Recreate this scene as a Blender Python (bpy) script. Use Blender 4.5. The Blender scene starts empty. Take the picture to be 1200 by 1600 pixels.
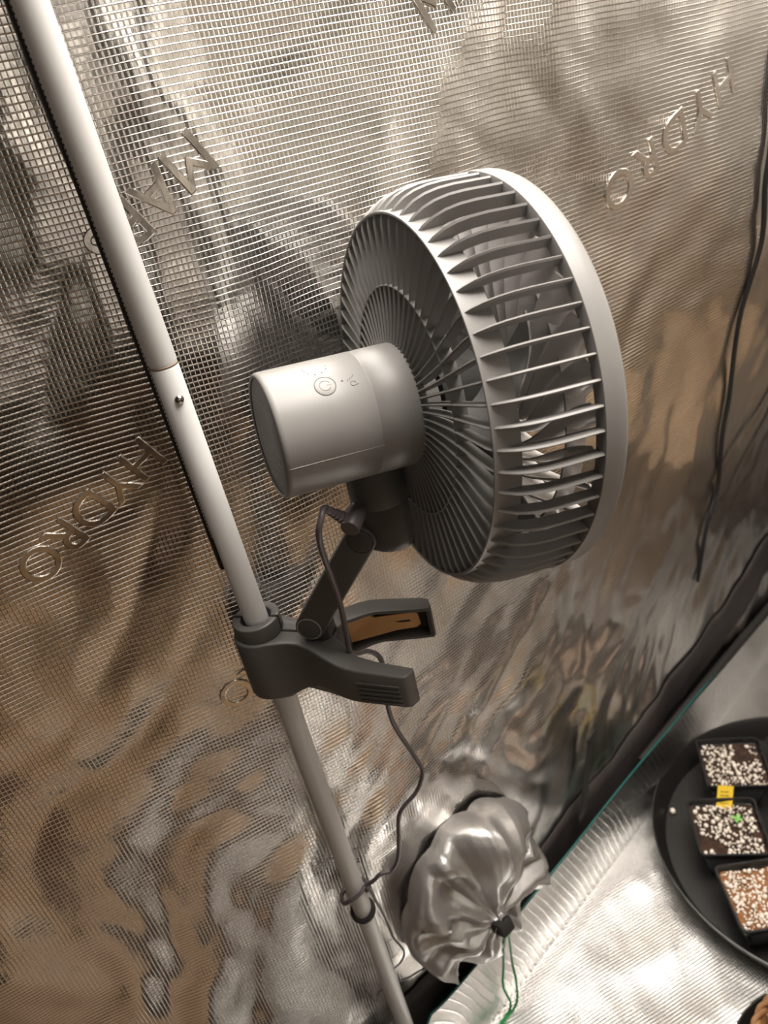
import bpy, bmesh, math, random
import numpy as np
from mathutils import Vector, Matrix, noise as mnoise

random.seed(7)
rng = np.random.default_rng(7)
S = bpy.context.scene
COL = S.collection

# ------------------------------------------------------------------ camera
CAM = Vector((-0.0398, -0.5121, 1.088))
RW = Matrix(((0.89603264, 0.35336498, -0.26880979),
             (-0.40000991, 0.37978375, -0.83412012),
             (-0.19265925, 0.85492543, 0.48164813)))
cd = bpy.data.cameras.new('camera')
cd.sensor_fit = 'VERTICAL'
cd.sensor_height = 36.0
cd.lens = 27.0
cd.clip_start = 0.01
cd.dof.use_dof = True
cd.dof.focus_distance = 0.52
cd.dof.aperture_fstop = 9.0
cam = bpy.data.objects.new('camera', cd)
cam.matrix_world = Matrix.Translation(CAM) @ RW.to_4x4()
COL.objects.link(cam)
S.camera = cam

# ------------------------------------------------------------------ world, lights, exposure
w = bpy.data.worlds.new('room_air')
S.world = w
w.use_nodes = True
w.node_tree.nodes['Background'].inputs[0].default_value = (1.0, 0.80, 0.60, 1)
w.node_tree.nodes['Background'].inputs[1].default_value = 0.02


def area(name, loc, rot, sx, sy, power, col):
    l = bpy.data.lights.new(name, 'AREA')
    l.shape = 'RECTANGLE'
    l.size, l.size_y = sx, sy
    l.energy = power
    l.color = col
    o = bpy.data.objects.new(name, l)
    o.location = loc
    o.rotation_euler = rot
    COL.objects.link(o)
    return o


area('grow_light_lamp', (0.50, -0.24, 1.72), (0, 0, 0), 0.8, 0.6, 24.0, (1.0, 0.935, 0.855))
S.view_settings.view_transform = 'Standard'
S.view_settings.look = 'None'
S.view_settings.gamma = 1.0
S.view_settings.exposure = 0.32
S.view_settings.use_curve_mapping = False
S.cycles.use_denoising = True
S.cycles.sample_clamp_indirect = 4.0
S.cycles.max_bounces = 10
S.cycles.glossy_bounces = 6
S.cycles.caustics_reflective = True
S.cycles.blur_glossy = 0.5


# ------------------------------------------------------------------ materials
def mat(name, col, rough=0.5, metal=0.0, coat=0.0, bump=None, spec=0.5, var=None, emit=None):
    m = bpy.data.materials.new(name)
    m.use_nodes = True
    nt = m.node_tree
    b = nt.nodes['Principled BSDF']
    b.inputs['Base Color'].default_value = (*col, 1)
    b.inputs['Roughness'].default_value = rough
    b.inputs['Metallic'].default_value = metal
    b.inputs['Coat Weight'].default_value = coat
    b.inputs['Specular IOR Level'].default_value = spec
    tc = nt.nodes.new('ShaderNodeTexCoord')
    if bump:
        sc, dist = bump
        n = nt.nodes.new('ShaderNodeTexNoise')
        n.inputs['Scale'].default_value = sc
        n.inputs['Detail'].default_value = 4
        nt.links.new(tc.outputs['Object'], n.inputs['Vector'])
        bp = nt.nodes.new('ShaderNodeBump')
        bp.inputs['Distance'].default_value = dist
        nt.links.new(n.outputs['Fac'], bp.inputs['Height'])
        nt.links.new(bp.outputs['Normal'], b.inputs['Normal'])
    if var:
        sc, c2 = var
        n = nt.nodes.new('ShaderNodeTexNoise')
        n.inputs['Scale'].default_value = sc
        n.inputs['Detail'].default_value = 5
        nt.links.new(tc.outputs['Object'], n.inputs['Vector'])
        r = nt.nodes.new('ShaderNodeValToRGB')
        r.color_ramp.elements[0].position = 0.35
        r.color_ramp.elements[1].position = 0.65
        r.color_ramp.elements[0].color = (*col, 1)
        r.color_ramp.elements[1].color = (*c2, 1)
        nt.links.new(n.outputs['Fac'], r.inputs['Fac'])
        nt.links.new(r.outputs['Color'], b.inputs['Base Color'])
    return m


def foil(name, col, rough, px, py, ax, ay, relief=0.00022, wob=0.002, crinkle=0.0005):
    """Metallised fabric: laminated thread grid as fine relief over a mirror-like film."""
    m = bpy.data.materials.new(name)
    m.use_nodes = True
    nt = m.node_tree
    L = nt.links
    b = nt.nodes['Principled BSDF']
    b.inputs['Base Color'].default_value = (*col, 1)
    b.inputs['Metallic'].default_value = 1.0
    b.inputs['Roughness'].default_value = rough
    tc = nt.nodes.new('ShaderNodeTexCoord')
    nz = nt.nodes.new('ShaderNodeTexNoise')
    nz.inputs['Scale'].default_value = 6
    nz.inputs['Detail'].default_value = 1
    L.new(tc.outputs['Object'], nz.inputs['Vector'])
    sub = nt.nodes.new('ShaderNodeVectorMath'); sub.operation = 'MULTIPLY_ADD'
    sub.inputs[1].default_value = (wob * 4,) * 3
    L.new(nz.outputs['Color'], sub.inputs[0])
    L.new(tc.outputs['Object'], sub.inputs[2])
    sp = nt.nodes.new('ShaderNodeSeparateXYZ')
    L.new(sub.outputs[0], sp.inputs[0])

    def math_(op, a, bval=None, link=None):
        n = nt.nodes.new('ShaderNodeMath'); n.operation = op
        L.new(a, n.inputs[0])
        if link is not None: L.new(link, n.inputs[1])
        elif bval is not None: n.inputs[1].default_value = bval
        return n.outputs[0]

    def ridge(sock, pitch):
        t = math_('MULTIPLY', sock, 1.0 / pitch)
        t = math_('PINGPONG', t, 0.5)          # 0..0.5
        t = math_('MULTIPLY', t, 2.0)
        return math_('POWER', t, 7.0)
    h = math_('MAXIMUM', math_('MULTIPLY', ridge(sp.outputs[ax], px), 0.62), link=ridge(sp.outputs[ay], py))
    bp = nt.nodes.new('ShaderNodeBump')
    bp.inputs['Distance'].default_value = relief
    L.new(h, bp.inputs['Height'])
    n2 = nt.nodes.new('ShaderNodeTexNoise')
    n2.inputs['Scale'].default_value = 45
    n2.inputs['Detail'].default_value = 3
    L.new(tc.outputs['Object'], n2.inputs['Vector'])
    bp2 = nt.nodes.new('ShaderNodeBump')
    bp2.inputs['Distance'].default_value = crinkle
    L.new(n2.outputs['Fac'], bp2.inputs['Height'])
    L.new(bp2.outputs['Normal'], bp.inputs['Normal'])
    L.new(bp.outputs['Normal'], b.inputs['Normal'])
    return m


M = {}
M['wall_foil'] = foil('wall_foil', (0.83, 0.812, 0.788), 0.13, 0.0033, 0.0041, 0, 2)
M['floor_foil'] = foil('floor_foil', (0.80, 0.79, 0.775), 0.27, 0.0035, 0.0041, 0, 1, relief=0.0005)
M['plain_foil'] = mat('plain_foil', (0.82, 0.78, 0.72), 0.18, 1.0, bump=(60, 0.0004))
M['curtain_foil'] = mat('curtain_foil', (0.85, 0.83, 0.80), 0.38, 0.75, bump=(7, 0.04), var=(3.0, (0.70, 0.66, 0.60)))
M['sock'] = mat('sock', (0.50, 0.485, 0.475), 0.36, 0.75, bump=(70, 0.0008))
M['black_web'] = mat('black_web', (0.018, 0.015, 0.014), 0.75, bump=(700, 0.0003))
M['black_nylon'] = mat('black_nylon', (0.030, 0.025, 0.024), 0.6, bump=(300, 0.0004), var=(9, (0.045, 0.036, 0.034)))
M['teal'] = mat('teal', (0.006, 0.095, 0.085), 0.5)
M['stitch'] = mat('stitch', (0.6, 0.56, 0.5), 0.6)
M['white_paint'] = mat('white_paint', (0.65, 0.642, 0.632), 0.38, bump=(500, 0.00005))
M['joint'] = mat('joint', (0.26, 0.19, 0.14), 0.6)
M['dark_wood'] = mat('dark_wood', (0.050, 0.026, 0.016), 0.5, var=(6, (0.085, 0.045, 0.028)))
M['cardboard'] = mat('cardboard', (0.22, 0.145, 0.082), 0.85, bump=(200, 0.0004))
M['chrome'] = mat('chrome', (0.62, 0.58, 0.53), 0.18, 1.0)
M['fan_grey'] = mat('fan_grey', (0.238, 0.229, 0.221), 0.42, bump=(1500, 0.00004))
M['fan_cap'] = mat('fan_cap', (0.16, 0.152, 0.142), 0.42)
M['fan_gloss'] = mat('fan_gloss', (0.42, 0.40, 0.39), 0.18, coat=0.4)
M['blade'] = mat('blade', (0.20, 0.195, 0.19), 0.25, coat=0.3)
M['hub'] = mat('hub', (0.05, 0.048, 0.046), 0.4)
M['clip_grey'] = mat('clip_grey', (0.115, 0.110, 0.104), 0.45, bump=(1500, 0.00004))
M['dark_grey'] = mat('dark_grey', (0.075, 0.070, 0.067), 0.45)
M['line_dark'] = mat('line_dark', (0.12, 0.11, 0.10), 0.6)
M['line_light'] = mat('line_light', (0.66, 0.63, 0.60), 0.5)
M['print_white'] = mat('print_white', (0.50, 0.50, 0.48), 0.6)
M['tan'] = mat('tan', (0.62, 0.34, 0.14), 0.5, var=(60, (0.66, 0.38, 0.16)))
M['cable'] = mat('cable', (0.115, 0.098, 0.102), 0.42)
M['cord_black'] = mat('cord_black', (0.012, 0.011, 0.011), 0.5)
M['green'] = mat('green', (0.012, 0.26, 0.055), 0.5)
M['pot'] = mat('pot', (0.012, 0.0115, 0.012), 0.34)
M['saucer'] = mat('saucer', (0.014, 0.013, 0.012), 0.42)
M['soil'] = mat('soil', (0.022, 0.011, 0.007), 0.9, bump=(220, 0.004), var=(90, (0.06, 0.028, 0.014)))
M['coir'] = mat('coir', (0.19, 0.075, 0.024), 0.9, bump=(220, 0.004), var=(120, (0.33, 0.15, 0.055)))
M['perlite'] = mat('perlite', (0.84, 0.76, 0.66), 0.85, bump=(400, 0.001))
M['yellow'] = mat('yellow', (0.74, 0.49, 0.012), 0.5)
M['ink'] = mat('ink', (0.03, 0.025, 0.01), 0.6)
M['leaf'] = mat('leaf', (0.22, 0.52, 0.12), 0.5)
M['fibre'] = mat('fibre', (0.36, 0.19, 0.075), 0.8, bump=(300, 0.001), var=(50, (0.22, 0.10, 0.04)))
M['room_wall'] = mat('room_wall', (0.30, 0.22, 0.15), 0.8)
M['lamp_case'] = mat('lamp_case', (0.06, 0.06, 0.06), 0.5)


def wood():
    m = mat('wood', (0.30, 0.15, 0.06), 0.45)
    nt = m.node_tree; b = nt.nodes['Principled BSDF']
    tc = nt.nodes.new('ShaderNodeTexCoord'); mp = nt.nodes.new('ShaderNodeMapping')
    mp.inputs['Scale'].default_value = (1.2, 9, 1)
    nt.links.new(tc.outputs['Object'], mp.inputs[0])
    n = nt.nodes.new('ShaderNodeTexNoise'); n.inputs['Scale'].default_value = 4; n.inputs['Detail'].default_value = 6
    nt.links.new(mp.outputs[0], n.inputs['Vector'])
    r = nt.nodes.new('ShaderNodeValToRGB')
    r.color_ramp.elements[0].color = (0.20, 0.120, 0.062, 1)
    r.color_ramp.elements[1].color = (0.44, 0.30, 0.18, 1)
    nt.links.new(n.outputs['Fac'], r.inputs[0]); nt.links.new(r.outputs[0], b.inputs['Base Color'])
    return m


M['wood'] = wood()


# ------------------------------------------------------------------ helpers
def link(name, me, m=None, parent=None, loc=(0, 0, 0), smooth=True, sharp=None):
    o = bpy.data.objects.new(name, me)
    COL.objects.link(o)
    o.location = loc
    if m is not None:
        me.materials.append(m)
    if smooth:
        me.polygons.foreach_set('use_smooth', [True] * len(me.polygons))
        if sharp is not None:
            me.set_sharp_from_angle(angle=math.radians(sharp))
    if parent is not None:
        o.parent = parent
    return o


def pyd(name, v, f):
    me = bpy.data.meshes.new(name)
    me.from_pydata([tuple(map(float, p)) for p in v], [], f)
    me.update()
    return me


def bm_mesh(name, bm):
    me = bpy.data.meshes.new(name)
    bmesh.ops.recalc_face_normals(bm, faces=bm.faces)
    bm.to_mesh(me); bm.free()
    return me


def empty(name, loc=(0, 0, 0), rot=None):
    o = bpy.data.objects.new(name, None)
    o.empty_display_size = 0.03
    COL.objects.link(o)
    o.location = loc
    if rot is not None:
        o.rotation_euler = rot
    return o


def tag(o, label=None, cat=None, group=None, kind=None):
    if label: o['label'] = label
    if cat: o['category'] = cat
    if group: o['group'] = group
    if kind: o['kind'] = kind
    return o


def lathe(name, prof, n=64, axis='X', closed=False):
    """prof: list of (axial, radius)."""
    v, f = [], []
    k = len(prof)
    for i in range(n):
        a = 2 * math.pi * i / n
        c, s = math.cos(a), math.sin(a)
        for x, r in prof:
            v.append((x, r * s, r * c) if axis == 'X' else (r * c, r * s, x))
    rg = range(k) if closed else range(k - 1)
    for i in range(n):
        j = (i + 1) % n
        for q in rg:
            q2 = (q + 1) % k
            f.append((i * k + q, j * k + q, j * k + q2, i * k + q2))
    me = pyd(name, v, f)
    bm = bmesh.new(); bm.from_mesh(me)
    bmesh.ops.remove_doubles(bm, verts=bm.verts, dist=1e-6)
    bmesh.ops.recalc_face_normals(bm, faces=bm.faces)
    bm.to_mesh(me); bm.free()
    return me


def catmull(pts, sub=8):
    P = [Vector(p) for p in pts]
    P = [2 * P[0] - P[1]] + P + [2 * P[-1] - P[-2]]
    out = []
    for i in range(1, len(P) - 2):
        for s in range(sub):
            t = s / sub
            p0, p1, p2, p3 = P[i - 1:i + 3]
            out.append(0.5 * ((2 * p1) + (-p0 + p2) * t + (2 * p0 - 5 * p1 + 4 * p2 - p3) * t * t
                              + (-p0 + 3 * p1 - 3 * p2 + p3) * t ** 3))
    out.append(P[-2].copy())
    return out


def tube(name, path, r, n=10, cap=True):
    path = [Vector(p) for p in path]
    v, f = [], []
    up = None
    for i, p in enumerate(path):
        t = (path[min(i + 1, len(path) - 1)] - path[max(i - 1, 0)]).normalized()
        if up is None:
            up = Vector((0, 0, 1)) if abs(t.z) < 0.9 else Vector((1, 0, 0))
        u = (up - t * up.dot(t)).normalized()
        b = t.cross(u)
        up = u
        rr = r(i / (len(path) - 1)) if callable(r) else r
        for k in range(n):
            a = 2 * math.pi * k / n
            v.append(p + (u * math.cos(a) + b * math.sin(a)) * rr)
    for i in range(len(path) - 1):
        for k in range(n):
            k2 = (k + 1) % n
            f.append((i * n + k, i * n + k2, (i + 1) * n + k2, (i + 1) * n + k))
    if cap:
        f.append(tuple(range(n - 1, -1, -1)))
        f.append(tuple((len(path) - 1) * n + k for k in range(n)))
    return pyd(name, v, f)


def prism(name, poly, z0, z1, bevel=0.0, seg=2, top=None):
    """poly: plan outline (x, y); extruded z0..z1. top(x,y)->z override."""
    bm = bmesh.new()
    lo = [bm.verts.new((x, y, z0(x, y) if callable(z0) else z0)) for x, y in poly]
    hi = [bm.verts.new((x, y, z1(x, y) if callable(z1) else z1)) for x, y in poly]
    n = len(poly)
    bm.faces.new(lo[::-1]); bm.faces.new(hi)
    for i in range(n):
        j = (i + 1) % n
        bm.faces.new((lo[i], lo[j], hi[j], hi[i]))
    bmesh.ops.recalc_face_normals(bm, faces=bm.faces)
    if bevel:
        es = [e for e in bm.edges if abs(e.verts[0].co.z - e.verts[1].co.z) < (abs(e.verts[0].co.x - e.verts[1].co.x) + abs(e.verts[0].co.y - e.verts[1].co.y)) + 1e-9]
        bmesh.ops.bevel(bm, geom=es, offset=bevel, segments=seg, profile=0.5, affect='EDGES', clamp_overlap=True)
    return bm_mesh(name, bm)


def box_bm(bm, c, s, rot=None, bevel=0.0):
    r = bmesh.ops.create_cube(bm, size=1.0)
    vs = r['verts']
    for v in vs:
        v.co = Vector((v.co.x * s[0], v.co.y * s[1], v.co.z * s[2]))
    if bevel:
        es = list({e for v in vs for e in v.link_edges})
        g = bmesh.ops.bevel(bm, geom=es, offset=bevel, segments=2, profile=0.5, affect='EDGES')
        vs = list({v for f in g['faces'] for v in f.verts} | {v for v in vs if v.is_valid})
    for v in vs:
        p = v.co
        if rot is not None:
            p = rot @ p
        v.co = Vector(c) + p


def box(name, c, s, rot=None, bevel=0.0):
    bm = bmesh.new(); box_bm(bm, c, s, rot, bevel)
    return bm_mesh(name, bm)


# ------------------------------------------------------------------ numpy gradient noise
PERM = rng.permutation(512)
GR = rng.normal(size=(512, 2)); GR /= np.linalg.norm(GR, axis=1)[:, None]


def pnoise(x, y, seed=0):
    xi, yi = np.floor(x).astype(int), np.floor(y).astype(int)
    xf, yf = x - xi, y - yi
    u, v = xf ** 3 * (xf * (6 * xf - 15) + 10), yf ** 3 * (yf * (6 * yf - 15) + 10)

    def g(i, j, dx, dy):
        h = PERM[(PERM[(i + seed * 37) % 512] + j) % 512]
        return GR[h, 0] * dx + GR[h, 1] * dy
    a = g(xi, yi, xf, yf); b = g(xi + 1, yi, xf - 1, yf)
    c = g(xi, yi + 1, xf, yf - 1); d = g(xi + 1, yi + 1, xf - 1, yf - 1)
    return (a + u * (b - a)) + v * ((c + u * (d - c)) - (a + u * (b - a)))


def ridged(x, y, seed=0):
    n = np.abs(pnoise(x, y, seed))
    return 1.0 - np.sqrt(n * n + 0.004) * 2.0


def sstep(t):
    t = np.clip(t, 0, 1)
    return t * t * (3 - 2 * t)


def wall_base(x, z):
    s = x - 0.05
    sp = 0.5 * (s + np.sqrt(s * s + 0.03 ** 2))
    return 0.020 + 0.374 * sp * (0.52 + 0.48 * sstep((1.2 - z) / 1.0))


def wall_y(x, z):
    x = np.asarray(x, float); z = np.asarray(z, float)
    y = wall_base(x, z)
    wx = x + 0.05 * pnoise(x * 4, z * 4, 5); wz = z + 0.05 * pnoise(x * 4 + 9, z * 4, 6)
    h = 0.014 * pnoise(wx * 4.6 + 3, wz * 3.8, 1)
    low0 = sstep((0.70 - z) / 0.25)
    low = sstep((0.75 - z) / 0.45) * (0.6 + 0.4 * sstep((x + 0.08) / 0.08))
    # soft diagonal creases
    c, s = math.cos(0.9), math.sin(0.9)
    u, v = wx * c + wz * s, -wx * s + wz * c
    h = h + (0.0045 + 0.0050 * low) * ridged(u * 4 + 2, v * 10, 2)
    h = h + (0.0010 + 0.0022 * low) * ridged(wx * 16, wz * 13 + 4, 3)
    h = h + 0.0012 * pnoise(wx * 26, wz * 26, 4)
    near = np.exp(-((x - 0.0) / 0.028) ** 2)
    h = h * (1 - (0.9 - 0.35 * low0) * near)
    return y + h + (0.002 + 0.004 * low0) * near


# ------------------------------------------------------------------ setting
def grid_mesh(name, xs, zs, fn):
    X, Z = np.meshgrid(xs, zs)
    P = fn(X, Z).reshape(-1, 3)
    nx, nz = len(xs), len(zs)
    idx = np.arange(nx * nz).reshape(nz, nx)
    q = np.stack([idx[:-1, :-1], idx[:-1, 1:], idx[1:, 1:], idx[1:, :-1]], -1).reshape(-1, 4)
    me = bpy.data.meshes.new(name)
    me.vertices.add(len(P)); me.vertices.foreach_set('co', P.ravel())
    me.loops.add(q.size); me.loops.foreach_set('vertex_index', q.ravel())
    me.polygons.add(len(q)); me.polygons.foreach_set('loop_start', np.arange(0, q.size, 4))
    me.polygons.foreach_set('loop_total', np.full(len(q), 4))
    me.update(calc_edges=True); me.validate()
    return me


wall = link('wall_back', grid_mesh('wall_back', np.arange(-0.6, 1.45, 0.0032), np.arange(-0.01, 1.95, 0.0034),
            lambda X, Z: np.stack([X, wall_y(X, Z), Z], -1)), M['wall_foil'])
tag(wall, 'crumpled silver foil tent wall with a fine thread grid', kind='structure')


# lip of the floor tray along the wall
def lip_top(x):
    return float(wall_base(x, 0.1)) - 0.016


def floor_h(X, Y):
    h = 0.007 * pnoise(X * 6, Y * 6, 11) + 0.006 * ridged(X * 5 + 3 * Y, Y * 8 - 2 * X, 12) + 0.0012 * ridged(X * 17, Y * 15, 13)
    return h - 0.004


def fl_fn(X, T):
    # T 0..1 from front edge to the lip ridge
    yr = np.vectorize(lambda x: lip_top(x) - 0.014)(X)
    Y = -0.64 + (yr + 0.64) * T
    fade = sstep((1 - T) / 0.05)
    return np.stack([X, Y, floor_h(X, Y) * fade], -1)


fl = link('floor', grid_mesh('floor', np.linspace(0.048, 1.3, 330), np.linspace(0, 1, 260), fl_fn), M['floor_foil'])
tag(fl, 'silver foil floor tray of the tent', kind='structure')
base = link('floor_2', box('floor_base', (0.55, 0.0, -0.016), (1.6, 1.28, 0.012)), M['black_nylon'])
tag(base, 'black tent floor under the foil tray', kind='structure')

xs_lip = [0.046] + list(np.linspace(0.056, 1.28, 90))


def lip_mesh():
    rows = []
    for x in xs_lip:
        yt = lip_top(x)
        wob = 0.0025 * mnoise.noise(Vector((x * 9, 0, 0)))
        hz = 0.112 + 0.004 * mnoise.noise(Vector((x * 5, 3, 0))) - 0.045 * max(0, x - 0.5)
        rows.append([(x, yt - 0.014, 0.0), (x, yt - 0.011 + wob, hz * 0.3), (x, yt - 0.006 - wob, hz * 0.65), (x, yt, hz)])
    # turn of the tray corner towards the front
    first = [(0.050 - 0.004 * math.sin(a), r[1], r[2]) for a, r in zip((0, .5, 1, 1.5), rows[0])]
    pre = []
    for d in (0.7, 0.3, 0.05, 0.015):
        pre.append([(0.042 - 0.004 * q, p[1] - d, p[2]) for q, p in enumerate(rows[0])])
    rows = pre + [first] + rows[1:]
    v = [p for r in rows for p in r]
    f = []
    for i in range(len(rows) - 1):
        for k in range(3):
            f.append((i * 4 + k, (i + 1) * 4 + k, (i + 1) * 4 + k + 1, i * 4 + k + 1))
    return pyd('lip', v, f), [Vector(r[3]) for r in rows]


lm, lip_edge = lip_mesh()
lip = link('trim_1', lm, M['floor_foil'])
tag(lip, 'raised foil edge of the floor tray', kind='structure')
pip = link('trim_2', tube('piping', [p + Vector((0, -0.001, 0.0005)) for p in lip_edge], 0.0016, 8), M['teal'])
tag(pip, 'dark teal piping along the tray edge', kind='structure')

# black skirt along the foot of the wall
top_pts = [(0.016, .136), (.029, .138), (.05, .150), (.09, .143), (.18, .138), (.277, .138), (.337, .150), (.447, .136), (.592, .165),
           (.779, .185), (.871, .212), (.928, .239), (1.1, .27), (1.3, .29)]
bot_pts = [(0.016, .0), (0.5, .0), (.60, .09), (.70, .098), (.80, .115), (.90, .15), (1.3, .2)]


def skirt(name, tp, bp, off):
    v, f = [], []
    xs = np.linspace(tp[0][0], tp[-1][0], 160)
    tz = np.interp(xs, *zip(*tp)); bz = np.interp(xs, *zip(*bp))
    for i, x in enumerate(xs):
        for k in range(6):
            t = k / 5
            z = bz[i] + (tz[i] - bz[i]) * t
            y = max(0, 0) + float(wall_y(x, z)) - off - 0.004 * math.sin(math.pi * t) * (0.6 + 0.4 * mnoise.noise(Vector((x * 8, t, 0))))
            if x < 0.03: y = max(y, 0.0125)
            v.append((x, y, z))
    n = len(v)
    v += [(p[0], p[1] + 0.0012, p[2]) for p in v]
    for i in range(len(xs) - 1):
        for k in range(5):
            a = i * 6 + k
            f.append((a, a + 6, a + 7, a + 1)); f.append((n + a, n + a + 1, n + a + 7, n + a + 6))
        f.append((i * 6 + 5, (i + 1) * 6 + 5, n + (i + 1) * 6 + 5, n + i * 6 + 5))
    return pyd(name, v, f)


sk = link('trim_3', skirt('skirt', top_pts, bot_pts, 0.004), M['black_nylon'])
tag(sk, 'black fabric band along the foot of the foil wall', kind='structure')
lowband = [Vector((x, lip_top(x) + 0.004, 0.110 - 0.045 * max(0, x - .5))) for x in np.linspace(0.5, 1.28, 40)]
lb = link('trim_4', tube('tray_binding', lowband, lambda t: 0.004 + 0.004 * min(1, 3 * t), 8), M['black_web'])
tag(lb, 'black binding behind the tray edge', kind='structure')


# black seam tape behind the pole with white stitches
def pole_x(z):
    return 0.0115 - 0.0145 * (z - 0.165) / 0.995


bm = bmesh.new()
zs = np.linspace(0.79, 1.9, 90)
row = []
for z in zs:
    px = pole_x(z)
    row.append([bm.verts.new((px + dx, 0.0125 + dy, z)) for dx, dy in ((-0.0118, 0.004), (-0.0112, 0), (0.010, 0), (0.0106, 0.004))])
for a, b in zip(row[:-1], row[1:]):
    for k in range(3):
        bm.faces.new((a[k], a[k + 1], b[k + 1], b[k]))
st = link('trim_5', bm_mesh('seam_tape', bm), M['black_web'], smooth=False)
tag(st, 'black seam tape on the wall behind the pole', kind='structure')
bm = bmesh.new()
for i in range(150):
    z = 0.82 + i * 0.0031
    box_bm(bm, (pole_x(z) - 0.0094, 0.0122, z), (0.0004, 0.0006, 0.0019))
s_ = link('stitch', bm_mesh('stitches', bm), M['stitch'], parent=st, smooth=False)
s_['kind'] = 'stuff'


# embossed lettering of the foil (reads upside down from here)
def emboss(text, first_center, size, ang_deg, spacing=1.0):
    cu = bpy.data.curves.new('lettering', 'FONT')
    cu.body = text
    cu.size = size
    cu.space_character = spacing
    cu.extrude = 0.0003
    cu.bevel_depth = 0.0007
    cu.bevel_resolution = 1
    cu.resolution_u = 4
    o = bpy.data.objects.new('tmp', cu)
    COL.objects.link(o)
    dg = bpy.context.evaluated_depsgraph_get()
    me = bpy.data.meshes.new_from_object(o.evaluated_get(dg))
    bpy.data.objects.remove(o)
    bm = bmesh.new(); bm.from_mesh(me)
    bmesh.ops.triangulate(bm, faces=bm.faces)
    bmesh.ops.subdivide_edges(bm, edges=[e for e in bm.edges if e.calc_length() > 0.006], cuts=2)
    bmesh.ops.triangulate(bm, faces=bm.faces)
    a = math.radians(ang_deg)
    xa = Vector((math.cos(a), 0, math.sin(a))); ya = Vector((-math.sin(a), 0, math.cos(a)))
    o0 = Vector((size * 0.36, size * 0.34))
    c = Vector((first_center[0], 0, first_center[1]))
    for v in bm.verts:
        p = c + xa * (v.co.x - o0.x) + ya * (v.co.y - o0.y)
        v.co = (p.x, float(wall_y(p.x, p.z)) - 0.0002 - v.co.z, p.z)
    bm.to_mesh(me); bm.free()
    me.materials.clear()
    ob = link('embossed_lettering', me, M['plain_foil'], parent=wall, sharp=35)
    return ob


emboss('MARS', (0.059, 1.068), 0.040, 209, 1.0)
emboss('HYDRO', (-0.034, 0.890), 0.038, 209, 1.0)
emboss('MARS', (0.268, 1.128), 0.042, 29, 1.0)
emboss('HYDRO', (0.603, 1.022), 0.050, 204, 1.22)
emboss('HYDRO', (0.060, 0.715), 0.038, 209, 1.0)

fl4 = link('floor_reflector', grid_mesh('reflector_sheet', np.linspace(-0.20, 0.028, 80), np.linspace(-0.50, -0.035, 120),  # unseen sheet added so the lower left wall reflects something bright
           lambda X, Y: np.stack([X, Y, floor_h(X, Y) - 0.001], -1)), M['floor_foil'])
tag(fl4, 'unseen silver foil sheet added left of the tray to brighten the wall reflection', kind='structure')

# rest of the tent and room, seen only as reflections in the foil
cz = link('ceiling', box('ceiling', (0.2, -0.5, 1.98), (2.4, 1.7, 0.01)), M['curtain_foil'])
tag(cz, 'foil ceiling of the tent', kind='structure')
for x0, x1, z0 in ((-1.1, -0.52, 0.50), (-0.30, 0.10, 0.72), (0.26, 0.50, 0.62), (0.66, 1.34, 0.66)):  # made-up flaps with gaps, giving bright and dark stripes in the wall foil
    n_ = int((x1 - x0) / 0.02)
    cw = link('wall_front_added', grid_mesh('flap', np.linspace(x0, x1, n_), np.linspace(z0, 1.97, 70),
              lambda X, Z: np.stack([X, -1.26 + 0.05 * pnoise(X * 6, Z * 2, 21) + 0.02 * ridged(X * 9 + Z, Z * 4, 22), Z], -1)), M['curtain_foil'])
    tag(cw, 'made-up foil flap at the tent front, striping the wall reflection', kind='structure')
rw = link('wall_right', box('wall_right', (1.34, -0.45, 0.98), (0.012, 1.66, 2.0)), M['curtain_foil'])
tag(rw, 'foil wall on the right of the tent', kind='structure')
rf = link('floor_3', box('room_floor', (0, -1.8, -0.05), (7, 6, 0.05)), M['wood'])
tag(rf, 'wooden floor of the room outside the tent', kind='structure')
r2 = link('wall_room', box('room_wall', (0, -4.2, 1.2), (7, 0.05, 2.5)), M['room_wall'])
tag(r2, 'wall of the room outside the tent', kind='structure')


# ------------------------------------------------------------------ tent pole
pole = empty('tent_pole', (pole_x(0.0), 0, 0.0))
tag(pole, 'white enamelled steel tent pole standing against the foil wall', 'pole')
ZJ = 0.956
dirp = Vector((pole_x(1.9) - pole_x(0.0), 0, 1.9)).normalized()


def on_pole(z):
    return Vector((pole_x(z) - pole_x(0.0), 0, z))


def pole_seg(z0, z1, r):
    path = [on_pole(z0 + (z1 - z0) * t) for t in (0, .002, .5, .998, 1)]
    return tube('seg', path, lambda t: r if 0.1 < t < 0.9 else r - 0.0006, 40)


link('lower_tube', pole_seg(0.002, ZJ + 0.0002, 0.0095), M['white_paint'], pole, sharp=50)
link('upper_tube', pole_seg(ZJ + 0.0008, 1.95, 0.0096), M['white_paint'], pole, sharp=50)
link('joint_ring', tube('jr', [on_pole(ZJ - 0.0004), on_pole(ZJ + 0.0010)], 0.0093, 40), M['joint'], pole)
# snap button
bm = bmesh.new()
bmesh.ops.create_uvsphere(bm, u_segments=20, v_segments=14, radius=0.0033)
sb_ = link('snap_button', bm_mesh('snap', bm), M['chrome'], pole, loc=on_pole(0.934) + Vector((0.0011, -0.0089, 0)))
sb_['label'] = 'round steel snap button'

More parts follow.
